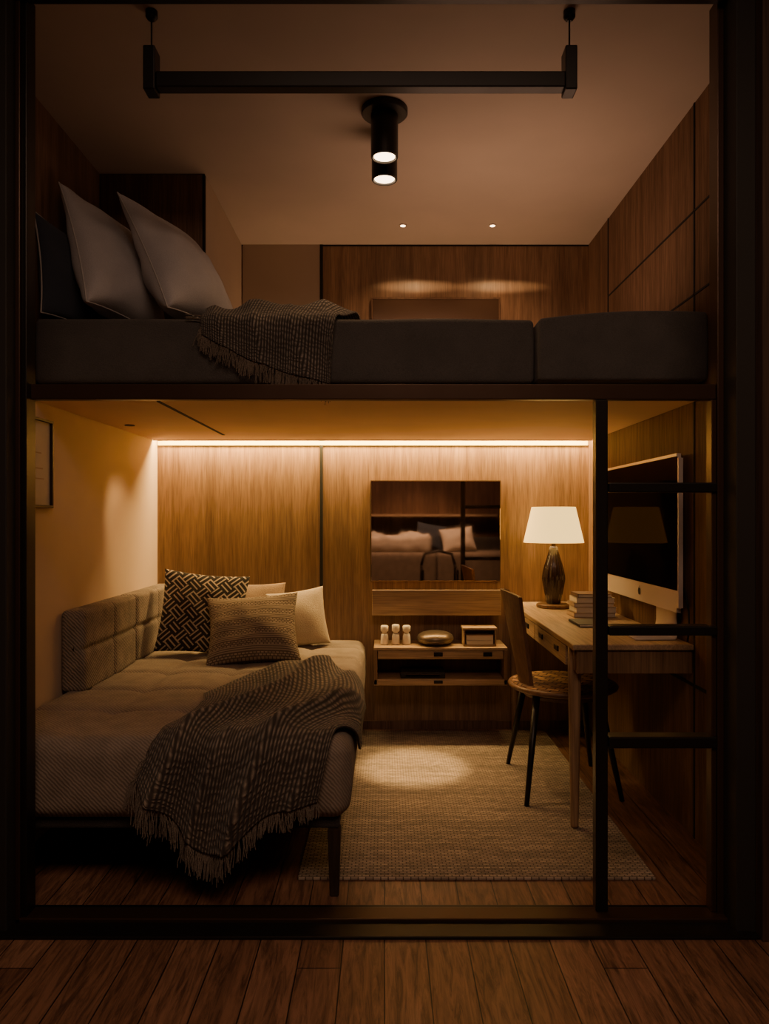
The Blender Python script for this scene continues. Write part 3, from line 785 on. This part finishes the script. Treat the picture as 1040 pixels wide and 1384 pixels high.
zz = DZ+.001
for i, (h, mm, dx, w) in enumerate(((.022, M_book4, 0, .21), (.028, M_book1, .008, .20), (.020, M_book4, -.004, .20), (.026, M_book1, .004, .19), (.018, M_book2, .0, .17))):
    cx, cy = 1.045+dx, 3.74
    bk = thing("book", (cx, cy, zz), ("tan", "cream", "tan", "cream", "brown")[i]+" book lying in a stack beside the lamp", "book", "stacked books on the desk")
    box("pages", cx-w/2+.003, cx+w/2-.003, cy-.068, cy+.068, zz+.002, zz+h-.002, M_book1, .001, parent=bk)
    cb = bbox_bm(cx-w/2, cx+w/2, cy-.072, cy+.072, zz, zz+.002)
    bbox_bm(cx-w/2, cx+w/2, cy-.072, cy+.072, zz+h-.002, zz+h, 0, 1, cb)
    bbox_bm(cx-w/2, cx-w/2+.003, cy-.072, cy+.072, zz, zz+h, 0, 1, cb)
    part("cover", cb, mm, parent=bk)
    zz += h+.0005
nb = thing("notebook", (.96, 3.38, DZ), "dark closed notebook lying on the desk", "notebook")
box("cover", .88, 1.00, 3.34, 3.54, DZ+.001, DZ+.014, M_book3, .003, parent=nb)
box("pages", .882, .996, 3.337, 3.5, DZ+.004, DZ+.011, M_book1, .001, parent=nb)

# ------------------------------------------------------------------ desktop computer
SX = 1.165; SY0, SY1 = 2.93, 3.98; SZ0, SZ1 = .872, 1.508
mon = thing("desktop_computer", (1.14, 3.4, DZ), "large silver all-in-one desktop computer with a black glossy screen", "computer")
body = bbox_bm(SX, SX+.018, SY0, SY1, SZ0, SZ1)
bmesh.ops.bevel(body, geom=[e for e in body.edges if abs((e.verts[0].co-e.verts[1].co).x) > .01], offset=.02, segments=5, affect='EDGES')
part("casing", body, M_alu, parent=mon)
box("screen", SX-.002, SX+.001, SY0+.012, SY1-.012, SZ0+.088, SZ1-.012, M_screen, .001, parent=mon)
lg = bmesh.new(); cyl, czl = 3.375, SZ0+.045; pts = []
for k in range(48):
    a = 2*math.pi*k/48; r = .0175
    y_ = r*math.cos(a); z_ = r*math.sin(a)*1.02
    if math.sin(a) > 0: z_ -= .0035*math.exp(-(y_/.005)**2)
    else: z_ += .0022*math.exp(-(y_/.004)**2)
    q = Vector((y_+.0205, z_-.002))
    if q.length < .0085:
        q = q.normalized()*.0085; y_, z_ = q.x-.0205, q.y+.002
    pts.append(lg.verts.new((SX-.0022, cyl+y_, czl+z_)))
lg.faces.new(pts)
leaf = [lg.verts.new((SX-.0022, cyl+a, czl+b_)) for a, b_ in ((0, .018), (-.005, .020), (-.0075, .026), (-.002, .0245))]
lg.faces.new(leaf)
part("emblem", lg, M_logo, parent=mon, label="small bitten apple emblem")
stb = bmesh.new(); prof2 = []
for k in range(9):
    prof2.append((SX-.15+.16*k/8, DZ+.004))
for k in range(1, 9):
    a = k/8*math.pi/2; prof2.append((SX+.010+.014*math.sin(a), DZ+.004+.05*(1-math.cos(a))))
prof2.append((SX+.024, SZ0+.25))
prev = None
for i, (x_, z_) in enumerate(prof2):
    hw = .13 if i < 8 else .13-.02*min(1, (i-8)/8)
    cur = [stb.verts.new((x_, 3.12-hw, z_)), stb.verts.new((x_, 3.12+hw, z_))]
    if prev: stb.faces.new((prev[0], prev[1], cur[1], cur[0]))
    prev = cur
so_ = part("stand", stb, M_alu, parent=mon, smooth=True)
sm = so_.modifiers.new("sol", 'SOLIDIFY'); sm.thickness = .005; sm.offset = 0
part("cable", tube([(SX+.03, 3.0, 1.0), (SX+.035, 2.945, .95), (SX+.036, 2.920, .88), (SX+.036, 2.915, .81), (SX+.035, 2.93, DZ+.006)], .004, 8), M_blackmat, parent=mon, smooth=True)

# ------------------------------------------------------------------ chair
CX, CY = .835, 3.47
ch = thing("desk_chair", (CX, CY, 0), "round woven seat chair with curved back and thin black legs", "chair")
part("seat", lathe([(.20, .452), (.235, .456), (.250, .466), (.252, .474), (.248, .481), (.240, .484), (.236, .482)], CX, CY, 64), M_seat, parent=ch, smooth=True, label="round wooden seat rim")
part("seat_pad", lathe([(.235, .478), (.233, .486), (.15, .485), (.05, .484)], CX, CY, 48), M_seatweave, parent=ch, smooth=False, label="woven seat surface")
part("seat_frame", lathe([(.17, .425), (.18, .425), (.19, .440), (.19, .453), (.17, .453)], CX, CY, 40), M_walnut, parent=ch)
for tx, ty, bx_, by_ in ((-.15, -.14, .611-CX, 3.18-CY), (-.15, .14, .623-CX, 3.73-CY), (.13, -.13, 1.050-CX, 3.265-CY), (.13, .14, 1.04-CX, 3.73-CY)):
    zf = .0115 if CX+bx_ < .93 else .0
    part("leg", tube([(CX+bx_, CY+by_, zf), (CX+bx_+(tx-bx_)*.5, CY+by_+(ty-by_)*.5, .23), (CX+tx, CY+ty, .456)], [.0105, .0145, .018], 12), M_black, parent=ch, smooth=True)
bb = bmesh.new(); nU, nV = 14, 14
for s in (0, 1):
    g = []
    for i in range(nU+1):
        row = []
        for j in range(nV+1):
            u = -1+2*i/nU; v = j/nV
            hw = .105+.055*v
            z = .487+v*.428-.02*(abs(u)**3)*v
            x = CX-.205-.085*v+.055*u*u*(.6+.4*v)+(.016 if s else 0)
            row.append(bb.verts.new((x, CY+u*hw, z)))
        g.append(row)
    for i in range(nU):
        for j in range(nV): bb.faces.new((g[i][j], g[i+1][j], g[i+1][j+1], g[i][j+1]))
    if s == 0: g0 = g
per0 = [g0[i][0] for i in range(nU+1)]+[g0[nU][j] for j in range(1, nV+1)]+[g0[i][nV] for i in range(nU-1, -1, -1)]+[g0[0][j] for j in range(nV-1, 0, -1)]
per1 = [g[i][0] for i in range(nU+1)]+[g[nU][j] for j in range(1, nV+1)]+[g[i][nV] for i in range(nU-1, -1, -1)]+[g[0][j] for j in range(nV-1, 0, -1)]
for k in range(len(per0)):
    k2 = (k+1) % len(per0); bb.faces.new((per0[k], per0[k2], per1[k2], per1[k]))
part("backrest", bb, M_chairwood, parent=ch, smooth=False)

# ------------------------------------------------------------------ rug
rg = bmesh.new(); bbox_bm(-.30, .936, 2.55, 4.31, .0005, .011, .003, 2, rg)
part("rug", rg, M_rug, label="flat woven taupe area rug beside the daybed", category="rug", origin=(0, 0, 0))

# ------------------------------------------------------------------ sofa of the adjoining space (seen in the smoked mirror)
so = thing("sofa", (.8, -1.2, 0), "beige sofa with pale bedding seen reflected in a mirror", "sofa")
part("seat_cushion", softbox(-.6, .68, -1.6, -.85, .35, .80, .05, .06), M_linen, parent=so, smooth=True)
part("seat_cushion", softbox(.69, 1.9, -1.6, -.85, .35, .80, .05, .06), M_linen, parent=so, smooth=True)
part("sofa_back", softbox(-.6, 1.9, -1.78, -1.6, .2, .98, .05, .06), M_linen_front, parent=so, smooth=True)
box("sofa_base", -.6, 1.9, -1.6, -.87, .05, .35, M_walnut, .01, parent=so)
for fx_ in (-.5, 1.8):
    for fy in (-1.7, -.95): box("leg", fx_-.03, fx_+.03, fy-.03, fy+.03, 0, .2, M_black, .003, parent=so)
def dduv(p, d):
    if p.z > .86:
        return Vector((0, 0, .09*noise.noise(Vector((p.x*3.2, p.y*3, 3)))+.03*noise.noise(Vector((p.x*11, p.y*9, 5)))+.05*math.sin(p.x*2.4+.6)))
    return Vector((0, .02*noise.noise(Vector((p.x*8, 0, p.z*8))), 0))
part("rumpled_bedding", softbox(-.25, .62, -1.5, -.95, .79, .99, .07, .04, dduv), M_bedding, label="rumpled pale bedding on the sofa", category="bedding", smooth=True)
pillow("sofa_pillow", .46, .34, .18, (.98, -1.15, .96), (-.15, -.35, .9), (.1, 1, .3), M_bedding, "plump pale pillow on the sofa", "pillow", 22)
pillow("sofa_pillow", .40, .36, .14, (.62, -1.28, 1.0), (.15, -.35, .9), (.1, 1, .3), M_navy, "dark pillow on the sofa", "pillow", 25)
box("wall_shelf", -.3, 1.6, -2.0, -1.75, 1.27, 1.30, M_book4, .003, label="long wooden shelf on the wall above the sofa", category="shelf")
sc2 = thing("side_chair", (.66, -.35, 0), "black open-frame side chair", "chair")
part("frame", tube([(.46, -.15, 0), (.46, -.15, .62), (.46, -.5, .66), (.46, -.55, 0)], .015, 8), M_black, parent=sc2)
part("frame", tube([(.88, -.15, 0), (.88, -.15, .62), (.88, -.5, .66), (.88, -.55, 0)], .015, 8), M_black, parent=sc2)
box("seat", .46, .88, -.55, -.15, .40, .43, M_black, .008, parent=sc2)
part("backrest", tube([(.46, -.5, .66), (.50, -.5, .80), (.67, -.46, .84), (.84, -.5, .80), (.88, -.5, .66)], .018, 8), M_black, parent=sc2, smooth=True)

# ------------------------------------------------------------------ lights
W = (1.0, .56, .25)
def area(name, loc, rot, sx, sy, power, col=W):
    l = bpy.data.lights.new(name, 'AREA'); l.shape = 'RECTANGLE'; l.size = sx; l.size_y = sy; l.energy = power; l.color = col
    o = bpy.data.objects.new(name, l); o.location = loc; o.rotation_euler = rot; COL.objects.link(o); return o
def spot(name, loc, tgt, power, ang, blend=.5, rad=.02, col=W):
    l = bpy.data.lights.new(name, 'SPOT'); l.energy = power; l.spot_size = math.radians(ang); l.spot_blend = blend
    l.shadow_soft_size = rad; l.color = col
    o = bpy.data.objects.new(name, l); o.location = loc
    o.rotation_euler = (Vector(tgt)-Vector(loc)).to_track_quat('-Z', 'Y').to_euler(); COL.objects.link(o); return o
def point(name, loc, power, rad=.03, col=W):
    l = bpy.data.lights.new(name, 'POINT'); l.energy = power; l.shadow_soft_size = rad; l.color = col
    o = bpy.data.objects.new(name, l); o.location = loc; COL.objects.link(o); return o
area("led_light", (-.065, 4.322, 1.744), (math.radians(-6), 0, 0), 2.52, .05, 56, (1.0, .635, .23))
area("loft_led_light", (.1, YB-.06, 2.03), (math.radians(170), 0, 0), 2.1, .04, 4.2, (1.0, .56, .28))
area("loft_fill_light", (.55, 3.35, 2.06), (math.radians(180), 0, 0), .9, .6, 4.6, (1.0, .57, .36))  # added fill hidden on the mattress to brighten the ceiling, not a room lamp
spot("rug_spot", (.16, 3.60, 1.69), (.14, 3.68, 0), 280, 22, .65, .02, (1.0, .62, .24))
spot("rug_spill", (.16, 3.60, 1.69), (.14, 3.45, 0), 26, 64, 1, .02, (1.0, .58, .27))
spot("wall_spot", (-1.00, 3.45, 1.685), (-1.3465, 3.85, 1.10), 16, 50, .8, .03, (1.0, .62, .26))
point("soffit_glow", (0, 3.9, 1.45), 2.2, .12, (1.0, .64, .30))
point("lamp_light", (LX, LY, 1.20), 6, .03, (1, .58, .20))
for X in (.102, .597):
    spot("downlight", (X, 4.086, ZC-.012), (X, 4.25, 1.6), 9, 110, .8, .012)
for X in (.20, .70):
    s = spot("wall_highlight", (X, 3.75, ZC-.03), (X, 4.386, 2.62), 16, 22, 1.0, .01, (1, .60, .27))  # unseen spots added to imitate downlight reflections on the glossy veneer
    s.scale = (2.4, .32, 1)
spot("fixture_light", (0, 2.935, 2.67), (-.3, 3.0, 0), 8, 130, .8, .03)
area("living_room_light", (.2, .0, 3.2), (0, 0, 0), 1.6, 1.2, 48, (1.0, .63, .43))
spot("sofa_fill_spot", (.6, -.2, 2.9), (.5, -1.25, .9), 170, 60, .6, .05, (1.0, .62, .36))  # added fill, brightens the sofa for its reflection in the mirror
bpy.data.objects.remove(bpy.data.objects["soffit_glow"])

w = bpy.data.worlds.new("World"); sc.world = w; w.use_nodes = True
w.node_tree.nodes["Background"].inputs[0].default_value = (.6, .5, .45, 1)
w.node_tree.nodes["Background"].inputs[1].default_value = .014

# ------------------------------------------------------------------ camera
cam = bpy.data.cameras.new("camera"); co = bpy.data.objects.new("camera", cam); COL.objects.link(co)
co.location = (0, 0, 1.25); co.rotation_euler = (math.radians(90), 0, 0)
cam.sensor_fit = 'VERTICAL'; cam.sensor_height = 36; cam.lens = 1000/1384*36
cam.shift_y = 8/1384; cam.clip_start = .05
sc.camera = co
